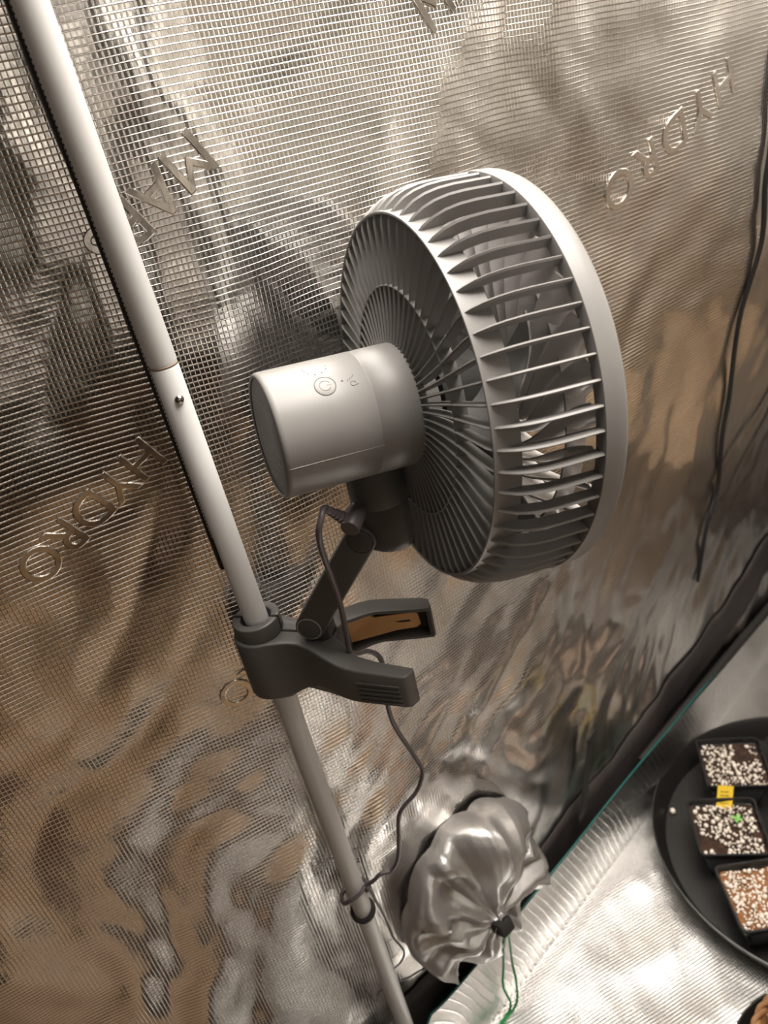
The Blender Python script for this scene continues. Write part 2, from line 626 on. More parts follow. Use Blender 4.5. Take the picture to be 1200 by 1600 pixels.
# ------------------------------------------------------------------ clip fan
fan = empty('clip_fan', (0.003, 0, 0.68))
tag(fan, 'grey rechargeable clip fan clamped to the white tent pole', 'fan')
FO = Vector((0.003, 0, 0.68))
A = Vector((0.99606843, -0.02508703, -0.08496074)).normalized()
YL = Vector((0, 0, 1)).cross(A).normalized()
ZL = A.cross(YL)
K = Vector((0.13139695, -0.07325748, 0.90535818))
FM = Matrix((A, YL, ZL)).transposed()


def fan_part(name, me, m, parent=None, roll=0.0, **k):
    """part given in the fan frame (x along the axis)."""
    o = link(name, me, m, None, **k)
    if parent is None:
        o.parent = fan
        o.matrix_basis = Matrix.Translation(K - FO) @ FM.to_4x4() @ Matrix.Rotation(roll, 4, 'X')
    else:
        o.parent = parent
        o.matrix_basis = Matrix.Rotation(roll, 4, 'X')
    return o


RM = 0.0397
mp = [(-0.0918, 0.0366), (-0.0924, 0.0372), (-0.0926, 0.0380), (-0.0920, 0.0389), (-0.0908, 0.0395), (-0.089, 0.0397), (-0.06, 0.0398), (-0.0316, 0.0399),
      (-0.0313, 0.0396), (-0.0309, 0.0396), (-0.0306, 0.0399), (-0.012, 0.0402), (-0.004, 0.0401), (-0.001, 0.0392), (0.002, 0.036), (0.012, 0.033), (0.012, 0.0)]
motor = fan_part('motor_housing', lathe('motor', mp, 128), M['fan_grey'], sharp=50)
cap = fan_part('rear_cap', lathe('cap', [(-0.088, 0.0), (-0.0914, 0.0), (-0.0914, 0.0362), (-0.0912, 0.0367), (-0.088, 0.0367)][1:], 96), M['fan_cap'], motor, sharp=40)
cap['label'] = 'dark grey rear disc with fine print'
# tiny print on the disc
bm = bmesh.new()
for rowy, n, s in ((0.018, 22, 0.7), (0.0145, 26, 0.6), (-0.006, 8, 1.0), (-0.013, 10, 0.8), (-0.018, 16, 0.7), (-0.027, 4, 1.4)):
    wdt = 0.044 if abs(rowy) < 0.02 else 0.03
    for i in range(n):
        if random.random() < 0.75:
            box_bm(bm, (-0.09145, -wdt / 2 + wdt * i / n + 0.002, rowy), (0.0001, wdt / n * 0.6, 0.0005 * s))
pr_ = fan_part('fine_print', bm_mesh('print', bm), M['print_white'], motor, smooth=False)
pr_['kind'] = 'stuff'


def on_motor(x, deg, r=RM + 0.0002):
    a = math.radians(deg)
    return Vector((x, r * math.sin(a), r * math.cos(a)))


def motor_patch(x0, a0, pts, r=RM + 0.00005):
    """flat outline (mm along axis, mm round the barrel) wrapped on the barrel."""
    return [on_motor(x0 + px, a0 + math.degrees(py / RM), r) for px, py in pts]


# power button : raised disc + groove ring + symbol
bx, ba = -0.0577, -37.8
v, f = [], []
rings_ = [(0.0001, 0.0), (0.0002, 0.0056), (0.00002, 0.0062)]
for h, rr in rings_:
    for i in range(40):
        t = 2 * math.pi * i / 40
        v.append(motor_patch(bx, ba, [(rr * math.cos(t), rr * math.sin(t))], RM + 0.0002 + h)[0])
for q in range(2):
    for i in range(40):
        j = (i + 1) % 40
        f.append((q * 40 + i, q * 40 + j, (q + 1) * 40 + j, (q + 1) * 40 + i))
btn = fan_part('power_button', pyd('btn', v, f), M['fan_grey'], motor)


def wrap_tube(name, pts, r, closed=False):
    P = motor_patch(bx, ba, pts, RM + 0.00025)
    return tube(name, P, r, 6)


circ = [(0.0064 * math.cos(t), 0.0064 * math.sin(t)) for t in np.linspace(0, 2 * math.pi, 49)]
fan_part('button_groove', wrap_tube('groove', circ, 0.00022), M['line_dark'], motor)
sym = [(0.0034 * math.cos(t), 0.0034 * math.sin(t)) for t in np.linspace(0.45, 2 * math.pi - 0.45, 30)]
fan_part('power_symbol', wrap_tube('sym', sym, 0.00022), M['line_dark'], motor)
fan_part('power_symbol', wrap_tube('sym2', [(0.001, 0), (0.0040, 0)], 0.00022), M['line_dark'], motor)
for x, a in [(-0.0657, -12), (-0.0653, -15.5), (-0.0639, -19.8), (-0.0603, -23.0), (-0.0559, -22.4), (-0.0524, -18.7), (-0.0515, -13.8)]:
    fan_part('indicator_hole', lathe('hole', [(0.0, 0.0), (0.0001, 0.0005), (-0.0003, 0.0006)], 10), M['line_dark'], motor)
    o = COL.objects[-1]
    p = on_motor(x, a, RM + 0.0001)
    o.matrix_basis = Matrix.Translation(p) @ Vector((1, 0, 0)).rotation_difference(Vector((0, p.y, p.z))).to_matrix().to_4x4()
o = fan_part('indicator_hole', lathe('hole', [(0.0, 0.0), (0.0001, 0.0007), (-0.0003, 0.0008)], 10), M['line_dark'], motor)
p = on_motor(-0.0469, -36.9, RM + 0.00015)
o.matrix_basis = Matrix.Translation(p) @ Vector((1, 0, 0)).rotation_difference(Vector((0, p.y, p.z))).to_matrix().to_4x4()
# breeze symbol: small hook and four dashes
bx, ba = -0.0400, -40.3
hook = [(-0.001 + 0.0016 * math.cos(t), 0.0016 * math.sin(t) - 0.001) for t in np.linspace(0.2, 4.6, 16)] + [(0.0022, -0.0018)]
fan_part('breeze_symbol', wrap_tube('hook', hook, 0.00018), M['line_dark'], motor)
for k in range(4):
    fan_part('breeze_symbol', wrap_tube('dash', [(-0.0036 + k * 0.0013, 0.0012 + k * 0.0008), (-0.0030 + k * 0.0013, 0.0028 + k * 0.0008)], 0.00016), M['line_dark'], motor)
fan_part('panel_seam', tube('seam', [on_motor(x, -101.8, RM + 0.00005) for x in np.linspace(-0.0905, -0.031, 12)], 0.00018, 6), M['line_light'], motor)

# rear grille rings
rear = fan_part('rear_grille', lathe('rear_ring', [(0.0008, 0.1158), (0.0002, 0.1166), (0.0004, 0.1174), (0.0165, 0.1186), (0.0170, 0.1178), (0.0165, 0.1170)], 144, closed=True), M['fan_grey'], sharp=40)
fan_part('inner_ring', lathe('inner_ring', [(-0.0005, 0.0742), (-0.0008, 0.0748), (-0.0004, 0.0754), (0.0085, 0.0756), (0.0088, 0.0749), (0.0085, 0.0743)], 128, closed=True), M['fan_grey'], rear, sharp=40)
# one cage slat, in the plane y = 0
outer = [(-0.0050, 0.0385), (-0.0034, 0.0460), (-0.0022, 0.0560), (-0.0015, 0.0650), (-0.0010, 0.0748), (-0.0008, 0.100), (-0.0006, 0.1110), (0.0006, 0.1160), (0.0045, 0.1205), (0.0105, 0.1248), (0.0175, 0.1277), (0.026, 0.1296), (0.036, 0.1305), (0.063, 0.1310)]
inner = []
for i, (x, r) in enumerate(outer):
    a = outer[max(i - 1, 0)]; b = outer[min(i + 1, len(outer) - 1)]
    t = Vector((b[0] - a[0], b[1] - a[1])).normalized()
    n = Vector((t.y, -t.x))
    if n.x < 0 and n.y > 0: n = -n
    d = 0.0085 if 0 < i < len(outer) - 1 else 0.0080
    inner.append((x + n.x * d, r + n.y * d))


def slat_mesh(outer, inner, th0, th1, name):
    v, f = [], []
    n = len(outer)
    for i in range(n):
        (xo, ro), (xi, ri) = outer[i], inner[i]
        q = 0.12
        xm, rm = xo + (xi - xo) * q, ro + (ri - ro) * q
        v += [(xo, 0, ro), (xm, th0 / 2, rm), (xi, th1 / 2, ri), (xi, -th1 / 2, ri), (xm, -th0 / 2, rm)]
    for i in range(n - 1):
        for k in range(5):
            k2 = (k + 1) % 5
            f.append((i * 5 + k, i * 5 + k2, (i + 1) * 5 + k2, (i + 1) * 5 + k))
    f.append((0, 1, 2, 3, 4)); f.append(tuple((n - 1) * 5 + k for k in (4, 3, 2, 1, 0)))
    bm = bmesh.new()
    me = pyd(name, v, f)
    bm.from_mesh(me); bmesh.ops.recalc_face_normals(bm, faces=bm.faces); bm.to_mesh(me); bm.free()
    return me


sm = slat_mesh(outer, inner, 0.0019, 0.0011, 'slat')
first = None
for i in range(60):
    roll = math.radians(6 * i + 3)
    if first is None:
        first = fan_part('cage_slat', sm, M['fan_grey'], rear, roll, sharp=30)
    else:
        c = first.copy(); COL.objects.link(c); c.parent = rear
        c.matrix_basis = Matrix.Rotation(roll, 4, 'X')
# front rim
rim = fan_part('front_rim', lathe('rim', [(0.0600, 0.1225), (0.0600, 0.1310), (0.0603, 0.1314), (0.067, 0.1316), (0.0725, 0.1314), (0.0745, 0.1306), (0.0752, 0.1292), (0.0750, 0.1270), (0.0735, 0.1240), (0.071, 0.1225)], 160, closed=True), M['fan_grey'], sharp=50)
# front grille: hub disc, ring and swirling fins
fg = fan_part('front_grille', lathe('fg_hub', [(0.070, 0.0), (0.070, 0.030), (0.060, 0.032), (0.056, 0.032), (0.056, 0.0)], 64), M['fan_gloss'], sharp=40)


def fin_mesh():
    v, f = [], []
    n = 18
    for i in range(n):
        t = i / (n - 1)
        r = 0.030 + (0.1235 - 0.030) * t
        ang = 1.05 * math.sin(t * 1.5) * 1.0
        depth = 0.010 + 0.014 * math.sin(math.pi * min(1, t * 0.92)) ** 0.8
        for k in range(5):
            s = k / 4
            x = 0.0715 - depth * s
            a = ang + 0.10 * s * s
            th = 0.0016 / max(r, 0.03) * 0.5
            v.append((x, r * math.sin(a + th), r * math.cos(a + th)))
        for k in range(5):
            s = k / 4
            x = 0.0715 - depth * s
            a = ang + 0.10 * s * s
            th = -0.0016 / max(r, 0.03) * 0.5
            v.append((x, r * math.sin(a + th), r * math.cos(a + th)))
    for i in range(n - 1):
        o0, o1 = i * 10, (i + 1) * 10
        for k in range(4):
            f.append((o0 + k, o1 + k, o1 + k + 1, o0 + k + 1))
            f.append((o0 + 5 + k, o0 + 6 + k, o1 + 6 + k, o1 + 5 + k))
        f.append((o0, o0 + 5, o1 + 5, o1)); f.append((o0 + 4, o1 + 4, o1 + 9, o0 + 9))
    f.append((0, 1, 2, 3, 4, 9, 8, 7, 6, 5)); b = (n - 1) * 10
    f.append((b, b + 5, b + 6, b + 7, b + 8, b + 9, b + 4, b + 3, b + 2, b + 1))
    me = pyd('fin', v, f)
    bm = bmesh.new(); bm.from_mesh(me); bmesh.ops.recalc_face_normals(bm, faces=bm.faces); bm.to_mesh(me); bm.free()
    return me


fan_part('front_ring', lathe('front_ring', [(0.0565, 0.0988), (0.0565, 0.1003), (0.0700, 0.1003), (0.0700, 0.0988)], 128, closed=True), M['fan_gloss'], fg, sharp=40)
fm_ = fin_mesh(); first = None
NF = 32
for i in range(NF):
    roll = 2 * math.pi * i / NF
    if first is None:
        first = fan_part('front_fin', fm_, M['fan_gloss'], fg, roll, sharp=40)
    else:
        c = first.copy(); COL.objects.link(c); c.parent = fg
        c.matrix_basis = Matrix.Rotation(roll, 4, 'X')
# impeller
imp = fan_part('impeller', lathe('imp_hub', [(0.050, 0.0), (0.050, 0.024), (0.046, 0.029), (0.016, 0.031), (0.016, 0.0)], 64), M['hub'], sharp=40)


def blade_mesh():
    v, f = [], []
    n, m = 12, 10
    for side in (0, 1):
        for i in range(n):
            t = i / (n - 1)
            r = 0.028 + (0.106 - 0.028) * t
            wid = 0.66 + 0.25 * math.sin(math.pi * t) - 0.25 * t
            sweep = 0.35 * t * t
            for k in range(m):
                s = k / (m - 1)
                a = sweep + (s - 0.5) * wid
                x = 0.033 + (s - 0.5) * (0.026 - 0.008 * t) + 0.004 * math.sin(math.pi * s) + side * 0.0012
                v.append((x, r * math.sin(a), r * math.cos(a)))
    N = n * m
    for i in range(n - 1):
        for k in range(m - 1):
            a = i * m + k
            f.append((a, a + 1, a + m + 1, a + m)); f.append((N + a, N + a + m, N + a + m + 1, N + a + 1))
    for i in range(n - 1):
        a = i * m; f.append((a, a + m, N + a + m, N + a)); a += m - 1; f.append((a, N + a, N + a + m, a + m))
    for k in range(m - 1):
        a = (n - 1) * m + k; f.append((a, a + 1, N + a + 1, N + a)); a = k; f.append((a, N + a, N + a + 1, a + 1))
    me = pyd('blade', v, f)
    bm = bmesh.new(); bm.from_mesh(me); bmesh.ops.recalc_face_normals(bm, faces=bm.faces); bm.to_mesh(me); bm.free()
    return me


bmsh = blade_mesh(); first = None
for i in range(5):
    roll = 2 * math.pi * i / 5 + 0.2
    if first is None:
        first = fan_part('blade', bmsh, M['blade'], imp, roll, sharp=40)
    else:
        c = first.copy(); COL.objects.link(c); c.parent = imp
        c.matrix_basis = Matrix.Rotation(roll, 4, 'X')

# --- clip, arm and neck in the clip frame: u along the clip, v to the viewer's side, w up
an = math.radians(-36)
UA = Vector((math.cos(an), math.sin(an), 0)); VA = Vector((math.sin(an), -math.cos(an), 0)); WA = Vector((0, 0, 1))
CM = Matrix(((UA.x, -VA.x, 0), (UA.y, -VA.y, 0), (0, 0, 1)))   # columns u, -v, w (right handed)


def clip_part(name, me, m, parent=None, **k):
    """mesh given with x = u, y = -v, z = world height."""
    me.transform(Matrix.Translation((0, 0, -0.68)))
    o = link(name, me, m, None, **k)
    if parent is None:
        o.parent = fan
        o.matrix_basis = CM.to_4x4()
    else:
        o.parent = parent
    return o


def arc(cx, cy, r, a0, a1, n):
    return [(cx + r * math.cos(math.radians(a0 + (a1 - a0) * i / (n - 1))), cy + r * math.sin(math.radians(a0 + (a1 - a0) * i / (n - 1)))) for i in range(n)]


def jaw(sgn, name):
    # outline in (u, v) for v > 0, then mirrored by sgn; mesh y = -v
    out = arc(0, 0.0006, 0.0215, 180, 62, 12)
    out += [(0.018, 0.0175), (0.027, 0.0160), (0.036, 0.0168), (0.046, 0.0210), (0.060, 0.0300), (0.072, 0.0370), (0.079, 0.0398), (0.088, 0.0418), (0.122, 0.0465), (0.1265, 0.0455), (0.1305, 0.0385), (0.1295, 0.0355)]
    out += [(0.100, 0.0290), (0.086, 0.0245), (0.078, 0.0180), (0.070, 0.0105), (0.062, 0.0040), (0.056, 0.0006), (0.0118, 0.0006)]
    out += arc(0, 0.0006, 0.0108, 0, 180, 12)[1:]
    poly = [(u, -v * sgn) for u, v in out]
    if sgn > 0: poly = poly
    def zt(u, y): return 0.7345 - 0.0095 * min(1, max(0, (u + 0.0) / 0.11)) - 0.0
    def zb(u, y): return 0.679 + 0.0165 * float(sstep((u - 0.01) / 0.05))
    me = prism(name, poly, zb, zt, 0.0016, 3)
    return me


near = clip_part('near_clip_handle', jaw(1, 'near_jaw'), M['clip_grey'], sharp=50)
# far handle is a hollow channel open towards the viewer
def far_jaw():
    out = arc(0, 0.0006, 0.0215, 180, 62, 12)
    out += [(0.018, 0.0175), (0.027, 0.0160), (0.036, 0.0168), (0.046, 0.0210), (0.058, 0.0290), (0.062, 0.0315)]
    out += [(0.066, 0.0130), (0.062, 0.0040), (0.056, 0.0006), (0.0118, 0.0006)]
    out += arc(0, 0.0006, 0.0108, 0, 180, 12)[1:]
    poly = [(u, v) for u, v in out]
    def zt(u, y): return 0.7345 - 0.0095 * min(1, max(0, u / 0.11))
    def zb(u, y): return 0.679 + 0.0165 * float(sstep((u - 0.01) / 0.05))
    return prism('far_jaw', poly, zb, zt, 0.0014, 3)


far = clip_part('far_clip_handle', far_jaw(), M['clip_grey'], sharp=50)
fo = [(0.058, 0.0290), (0.070, 0.0380), (0.080, 0.0430), (0.088, 0.0445), (0.122, 0.0470), (0.1275, 0.0450), (0.1310, 0.0370), (0.1305, 0.0330)]
fi = [(0.060, 0.0100), (0.073, 0.0185), (0.080, 0.0235), (0.088, 0.0275), (0.1210, 0.0315), (0.1270, 0.0322), (0.1303, 0.0328), (0.1305, 0.0330)]


def band(z0, z1, w_in, w_out, name):
    poly = [(u, v) for u, v in w_out] + [(u, v) for u, v in w_in[::-1]]
    return prism(name, poly, z0, z1, 0.0010, 2)


def ztop(u): return 0.7345 - 0.0095 * min(1, max(0, u / 0.11))


clip_part('handle_top_wall', prism('ht', fo + fi[::-1][1:], lambda u, y: ztop(u) - 0.0030, lambda u, y: ztop(u), 0.0012, 3), M['clip_grey'], far, sharp=50)
clip_part('handle_bottom_wall', prism('hb', fo + fi[::-1][1:], lambda u, y: 0.6955, lambda u, y: 0.6980, 0.0010, 2), M['clip_grey'], far, sharp=50)
oi = [(u - 0.0005, v - 0.0030) for u, v in fo[:-2]] + [(0.1280, 0.0360), (0.1275, 0.0328)]
clip_part('handle_back_wall', prism('hw', fo + oi[::-1], 0.6960, lambda u, y: ztop(u) - 0.0006, 0.0), M['dark_grey'], far, sharp=50)
# tan spring plate with a slot inside the channel
pl = [(0.056, 0.0245), (0.0755, 0.0298), (0.077, 0.0298), (0.090, 0.0345), (0.118, 0.0382)]
bm = bmesh.new()
zc = 0.7115
def plate_outline():
    top = [(0.058, 0.0105), (0.082, 0.0105), (0.085, 0.0080), (0.116, 0.0085), (0.1195, 0.0065)]
    bot = [(0.1205, -0.0035), (0.117, -0.0065), (0.090, -0.0075), (0.083, -0.0100), (0.058, -0.0100)]
    return top + bot
def plate_v(u): return float(np.interp(u, [0.058, 0.08, 0.12], [0.0180, 0.0285, 0.0350]))
po = plate_outline()
fr = [bm.verts.new((u, plate_v(u), zc + h)) for u, h in po]
bk = [bm.verts.new((u, plate_v(u) + 0.0012, zc + h)) for u, h in po]
bm.faces.new(fr); bm.faces.new(bk[::-1])
for i in range(len(po)):
    j = (i + 1) % len(po)
    bm.faces.new((fr[i], fr[j], bk[j], bk[i]))
sp_ = clip_part('spring_plate', bm_mesh('plate', bm), M['tan'], far, smooth=False)
sp_['label'] = 'tan slotted plate inside the open handle'
clip_part('slot', box('slot', (0.100, plate_v(0.100) - 0.0001, zc + 0.001), (0.026, 0.0005, 0.0016), Matrix.Rotation(math.atan2(0.0065, 0.04), 3, 'Z')), M['cord_black'], far, smooth=False)


# collar halves round the pole (upper ring of each jaw)
def collar(sgn):
    o_ = arc(0, 0.0006, 0.0188, 178, 2, 16); i_ = arc(0, 0.0006, 0.0120, 0, 180, 14)
    poly = [(u, -v * sgn) for u, v in o_ + i_]
    return prism('collar', poly, 0.733, 0.7475, 0.0012, 3)


clip_part('collar', collar(1), M['clip_grey'], near, sharp=50)
clip_part('collar', collar(-1), M['clip_grey'], far, sharp=50)
# rubber grip ridges on the near handle's outer face
dv = Vector((0.034, 0.0047)).normalized()
for k in range(5):
    z = 0.7155 - k * 0.0042
    me = box('ridge', (0.1030, -(0.0440 + 0.0002), z), (0.034, 0.0014, 0.0020), Matrix.Rotation(-math.atan2(dv.y, dv.x), 3, 'Z'), 0.0005)
    clip_part('grip_ridge', me, M['dark_grey'], near)
# swivel base
clip_part('swivel_base', (lambda me: me)(lathe('swivel', [(0.7255, 0.0), (0.7255, 0.0150), (0.7285, 0.0150), (0.7300, 0.0140), (0.7300, 0.0)], 48, 'Z')), M['dark_grey'], sharp=40)
o = COL.objects[-1]
o.matrix_basis = CM.to_4x4() @ Matrix.Translation((0.0490, 0, 0))
# clamp spring pin between jaws
clip_part('hinge_pin', tube('pin', [(0.049, 0, 0.690), (0.049, 0, 0.728)], 0.004, 20), M['chrome'])

# folding arm
lo, hi = Vector((0.0475, 0.7425)), Vector((0.1045, 0.8185))
d = (hi - lo).normalized(); nrm = Vector((-d.y, d.x))
W_ = 0.0112


def stadium(r, n=14):
    pts = []
    a0 = math.degrees(math.atan2(d.y, d.x))
    for i in range(n):
        a = math.radians(a0 + 90 + 180 * i / (n - 1)); pts.append(lo + r * Vector((math.cos(a), math.sin(a))))
    for i in range(n):
        a = math.radians(a0 - 90 + 180 * i / (n - 1)); pts.append(hi + r * Vector((math.cos(a), math.sin(a))))
    return pts


def arm_mesh():
    bm = bmesh.new()
    o_ = stadium(W_)
    fr = [bm.verts.new((p.x, -0.0118, p.y)) for p in o_]
    bk = [bm.verts.new((p.x, 0.0118, p.y)) for p in o_]
    n = len(o_)
    bm.faces.new(fr); bm.faces.new(bk[::-1])
    es = []
    for i in range(n):
        j = (i + 1) % n
        bm.faces.new((fr[i], fr[j], bk[j], bk[i]))
    bmesh.ops.recalc_face_normals(bm, faces=bm.faces)
    es = [e for e in bm.edges if abs(e.verts[0].co.y - e.verts[1].co.y) < 1e-6]
    bmesh.ops.bevel(bm, geom=es, offset=0.0016, segments=3, profile=0.5, affect='EDGES')
    return bm_mesh('arm', bm)


arm = clip_part('folding_arm', arm_mesh(), M['clip_grey'], sharp=50)


def pivot_cap(p, r):
    me = lathe('pcap', [(-0.0004, 0.0), (-0.0004, r - 0.001), (0.0000, r - 0.0002), (0.0008, r), (0.0012, r)], 40, 'Z')
    me.transform(Matrix.Translation((p.x, -0.0122, p.y)) @ Matrix.Rotation(math.radians(-90), 4, 'X'))
    return me


def ring_tube(p, r, rr):
    return tube('pring', [(p.x + r * math.cos(t), -0.0119, p.y + r * math.sin(t)) for t in np.linspace(0, 2 * math.pi, 41)], rr, 6)


clip_part('pivot_cap', pivot_cap(hi, 0.0092), M['dark_grey'], arm, sharp=40)
clip_part('pivot_cap', pivot_cap(lo, 0.0092), M['clip_grey'], arm, sharp=40)
clip_part('pivot_ring', ring_tube(hi, 0.0096, 0.0004), M['hub'], arm)
clip_part('pivot_ring', ring_tube(lo, 0.0094, 0.0003), M['line_light'], arm)
# foot bracket between swivel base and arm
clip_part('arm_bracket', box('br', (0.0500, 0, 0.7335), (0.022, 0.0170, 0.012), None, 0.002), M['dark_grey'], arm, sharp=40)
# neck under the motor
NC = Vector((0.1215, 0.0))
neck = clip_part('neck', lathe('neck', [(0.8745, 0.0), (0.8745, 0.0195), (0.8700, 0.0200), (0.8470, 0.0200), (0.8455, 0.0196), (0.8448, 0.0180), (0.8448, 0.0)], 64, 'Z'), M['dark_grey'], sharp=40)
neck.matrix_basis = CM.to_4x4() @ Matrix.Translation((NC.x, 0, 0))
nb_me = lathe('neckb', [(0.8446, 0.0), (0.8446, 0.0194), (0.8250, 0.0194), (0.8130, 0.0182), (0.8070, 0.0155), (0.8045, 0.0110), (0.8040, 0.0)], 64, 'Z')
nb_me.transform(Matrix.Diagonal((1, 0.52, 1, 1)))
nb_ = clip_part('neck_bracket', nb_me, M['dark_grey'], sharp=40)
nb_.matrix_basis = CM.to_4x4() @ Matrix.Translation((NC.x, 0, 0))
clip_part('neck_knuckle', (lambda me: me)(tube('kn', [(hi.x, -0.0100, hi.y), (hi.x, 0.0100, hi.y)], 0.0085, 28)), M['dark_grey'], None)

# ------------------------------------------------------------------ power cable of the fan
cable = empty('power_cable', (0.009, -0.013, 0.40))
tag(cable, 'thin grey fan cable looped round the white pole', 'cable')
CO = Vector((0.009, -0.013, 0.40))


def sub(P): return [Vector(p) - CO for p in P]


plug0 = UA * 0.1130 + VA * 0.0185 + Vector((0, 0, 0.8475))
pdir = (VA * 0.93 + UA * -0.1 + Vector((0, 0, -0.22))).normalized()
pl_ = link('plug', tube('plug', sub([plug0 - pdir * 0.002, plug0 + pdir * 0.001, plug0 + pdir * 0.0150, plug0 + pdir * 0.0165]), lambda t: 0.0068 if 0.05 < t < 0.95 else 0.0060, 28), M['cable'], cable, sharp=40)
pe = plug0 + pdir * 0.0105
sdir = (Vector((0.0590, -0.094, 0.8629)) - pe).normalized()
bm = bmesh.new()
for k in range(5):
    q = pe + sdir * (0.0085 + k * 0.0034)
    me = tube('rel', sub([q, q + sdir * 0.0022]), 0.0042 - 0.0004 * k, 16)
    bm.from_mesh(me)
me = tube('core', sub([pe + sdir * 0.004, pe + sdir * 0.026]), 0.0027, 12)
bm.from_mesh(me)
link('strain_relief', bm_mesh('relief', bm), M['cable'], cable, sharp=40)
path = [pe + sdir * 0.02, pe + sdir * 0.027, (0.0523, -0.100, 0.8625), (0.0482, -0.1, 0.8535), (0.0486, -0.092, 0.8349), (0.0528, -0.08, 0.8044),
        (0.0552, -0.072, 0.7737), (0.0547, -0.068, 0.7481), (0.0545, -0.0640, 0.7300), (0.0600, -0.0585, 0.7195), (0.0708, -0.0525, 0.7120), (0.0796, -0.0500, 0.6980), (0.0799, -0.0455, 0.6667),
        (0.0781, -0.04, 0.6366), (0.0819, -0.035, 0.6061), (0.0938, -0.03, 0.5586), (0.0974, -0.028, 0.5377), (0.0887, -0.026, 0.5155), (0.0677, -0.024, 0.4965),
        (0.0603, -0.022, 0.4626), (0.0549, -0.02, 0.4354), (0.0456, -0.018, 0.4202), (0.0345, -0.0165, 0.4213), (0.0270, -0.0145, 0.4150)]
# one turn round the pole
for k in range(0, 13):
    a = math.radians(-40 - 30 * k)
    rr = 0.0128 + 0.0035 * max(0, -math.cos(a))
    path.append((pole_x(0.4) + rr * math.cos(a), rr * math.sin(a) * 0.98, 0.405 - 0.0075 + 0.0075 * math.cos(math.radians(30 * k)) - (0.0035 if 3 < k < 9 else 0) - 0.0007 * k + 0.006 * math.sin(math.radians(15 * k))))
path += [(0.0225, 0.006, 0.378), (0.026, 0.0125, 0.345), (0.029, 0.016, 0.318), (0.031, 0.017, 0.290), (0.032, 0.016, 0.270), (0.0385, 0.016, 0.239), (0.032, 0.015, 0.226), (0.021, 0.0130, 0.224)]
link('lead', tube('lead', sub(catmull(path, 8)), lambda t: 0.0021 if t < 0.80 else 0.0021 - 0.0008 * min(1, (t - 0.80) / 0.1), 10), M['cable'], cable)

loose = tube('loose', catmull([(-0.016, 0.0085, 0.226), (-0.013, 0.004, 0.215), (-0.009, -0.001, 0.210), (-0.004, 0.0085, 0.206), (0.006, 0.0125, 0.200), (0.025, 0.0145, 0.194), (0.04, 0.0150, 0.191), (0.055, 0.018, 0.187),
                               (0.063, 0.018, 0.188), (0.069, 0.021, 0.182), (0.077, 0.023, 0.172)], 8), 0.0011, 8)
lo_ = link('tie_cord', loose, M['cable'])
tag(lo_, 'thin grey cord behind the pole foot running to the silver duct sleeve', 'cord')

# black strap ring on the pole
bm = bmesh.new()
ring_c = Vector((pole_x(0.362), 0, 0.362))
v, f = [], []
NR = 48
tilt = Matrix.Rotation(math.radians(10), 3, 'X') @ Matrix.Rotation(math.radians(-14), 3, 'Y')
for i in range(NR):
    a = 2 * math.pi * i / NR
    for rr, h in ((0.0098, -0.0035), (0.0128, -0.0035), (0.0134, 0), (0.0128, 0.0035), (0.0098, 0.0035)):
        v.append(tilt @ Vector((rr * math.cos(a), rr * math.sin(a), h)))
for i in range(NR):
    j = (i + 1) % NR
    for k in range(5):
        k2 = (k + 1) % 5
        f.append((i * 5 + k, j * 5 + k, j * 5 + k2, i * 5 + k2))
rb = link('pole_strap', pyd('ring', v, f), M['black_web'], loc=ring_c)
tag(rb, 'black ring strap round the pole just below the cable loop', 'strap')

# ------------------------------------------------------------------ silver duct sleeve
SX, SZ = 0.146, 0.250
sc_ = Vector((SX, float(wall_base(SX, SZ)) - 0.004, SZ))
sleeve = empty('duct_sleeve', sc_)
tag(sleeve, 'silver fabric duct sleeve tied shut, low on the foil wall', 'duct sleeve')
nx = Vector((0.30, -0.95, 0.0)).normalized(); tx = Vector((0.95, 0.30, 0)).normalized(); tz = Vector((0, 0, 1))


def tri(x):
    x = x / (2 * math.pi); x -= math.floor(x)
    return 4 * abs(x - 0.5) - 1


def pleat(th):
    w_ = th + 0.35 * math.sin(th + 1.0) + 0.2 * math.sin(3 * th)
    return (1.0 * tri(4 * w_ + 0.6) + 0.7 * tri(7 * w_ + 2.2) + 0.35 * tri(12 * th + 0.4)) / 1.7


v, f = [], []
prof = [(0.096, -0.006), (0.100, 0.008), (0.104, 0.022), (0.104, 0.036), (0.099, 0.048), (0.090, 0.056), (0.078, 0.060), (0.066, 0.058), (0.054, 0.059), (0.042, 0.0595), (0.031, 0.0600), (0.021, 0.0605), (0.013, 0.0615), (0.009, 0.066), (0.010, 0.071), (0.014, 0.076)]
NT = 260
for i in range(NT):
    th = 2 * math.pi * i / NT
    pz = pleat(th)
    c_, s__ = math.cos(th), math.sin(th)
    for q, (r, o) in enumerate(prof):
        t = q / (len(prof) - 1)
        amp = 0.017 * math.sin(math.pi * min(1, t * 1.2)) ** 1.2
        px_, pz_ = r * c_ / 0.05, r * s__ / 0.05
        cr = (abs(mnoise.noise(Vector((px_ * 1.1 + 3, pz_ * 1.1, 0.5)))) * 0.040 + abs(mnoise.noise(Vector((px_ * 2.9, pz_ * 2.9 + 7, 0.5)))) * 0.008) * math.sin(math.pi * min(1, 0.12 + t * 1.1))
        oo = o * 0.85 + amp * 1.35 * pz - cr
        rr = r * (1 + 0.05 * pz * (0.5 + t) * (1 if q < 12 else 3.0)) + 0.010 * mnoise.noise(Vector((c_ * 1.6 + 5, s__ * 1.6, t * 2))) * (1 - t)
        cx, czz = -0.014 * t, -0.020 * t
        v.append(tx * (rr * c_ + cx) + tz * (rr * s__ * 1.0 + czz) + nx * oo)
n = len(prof)
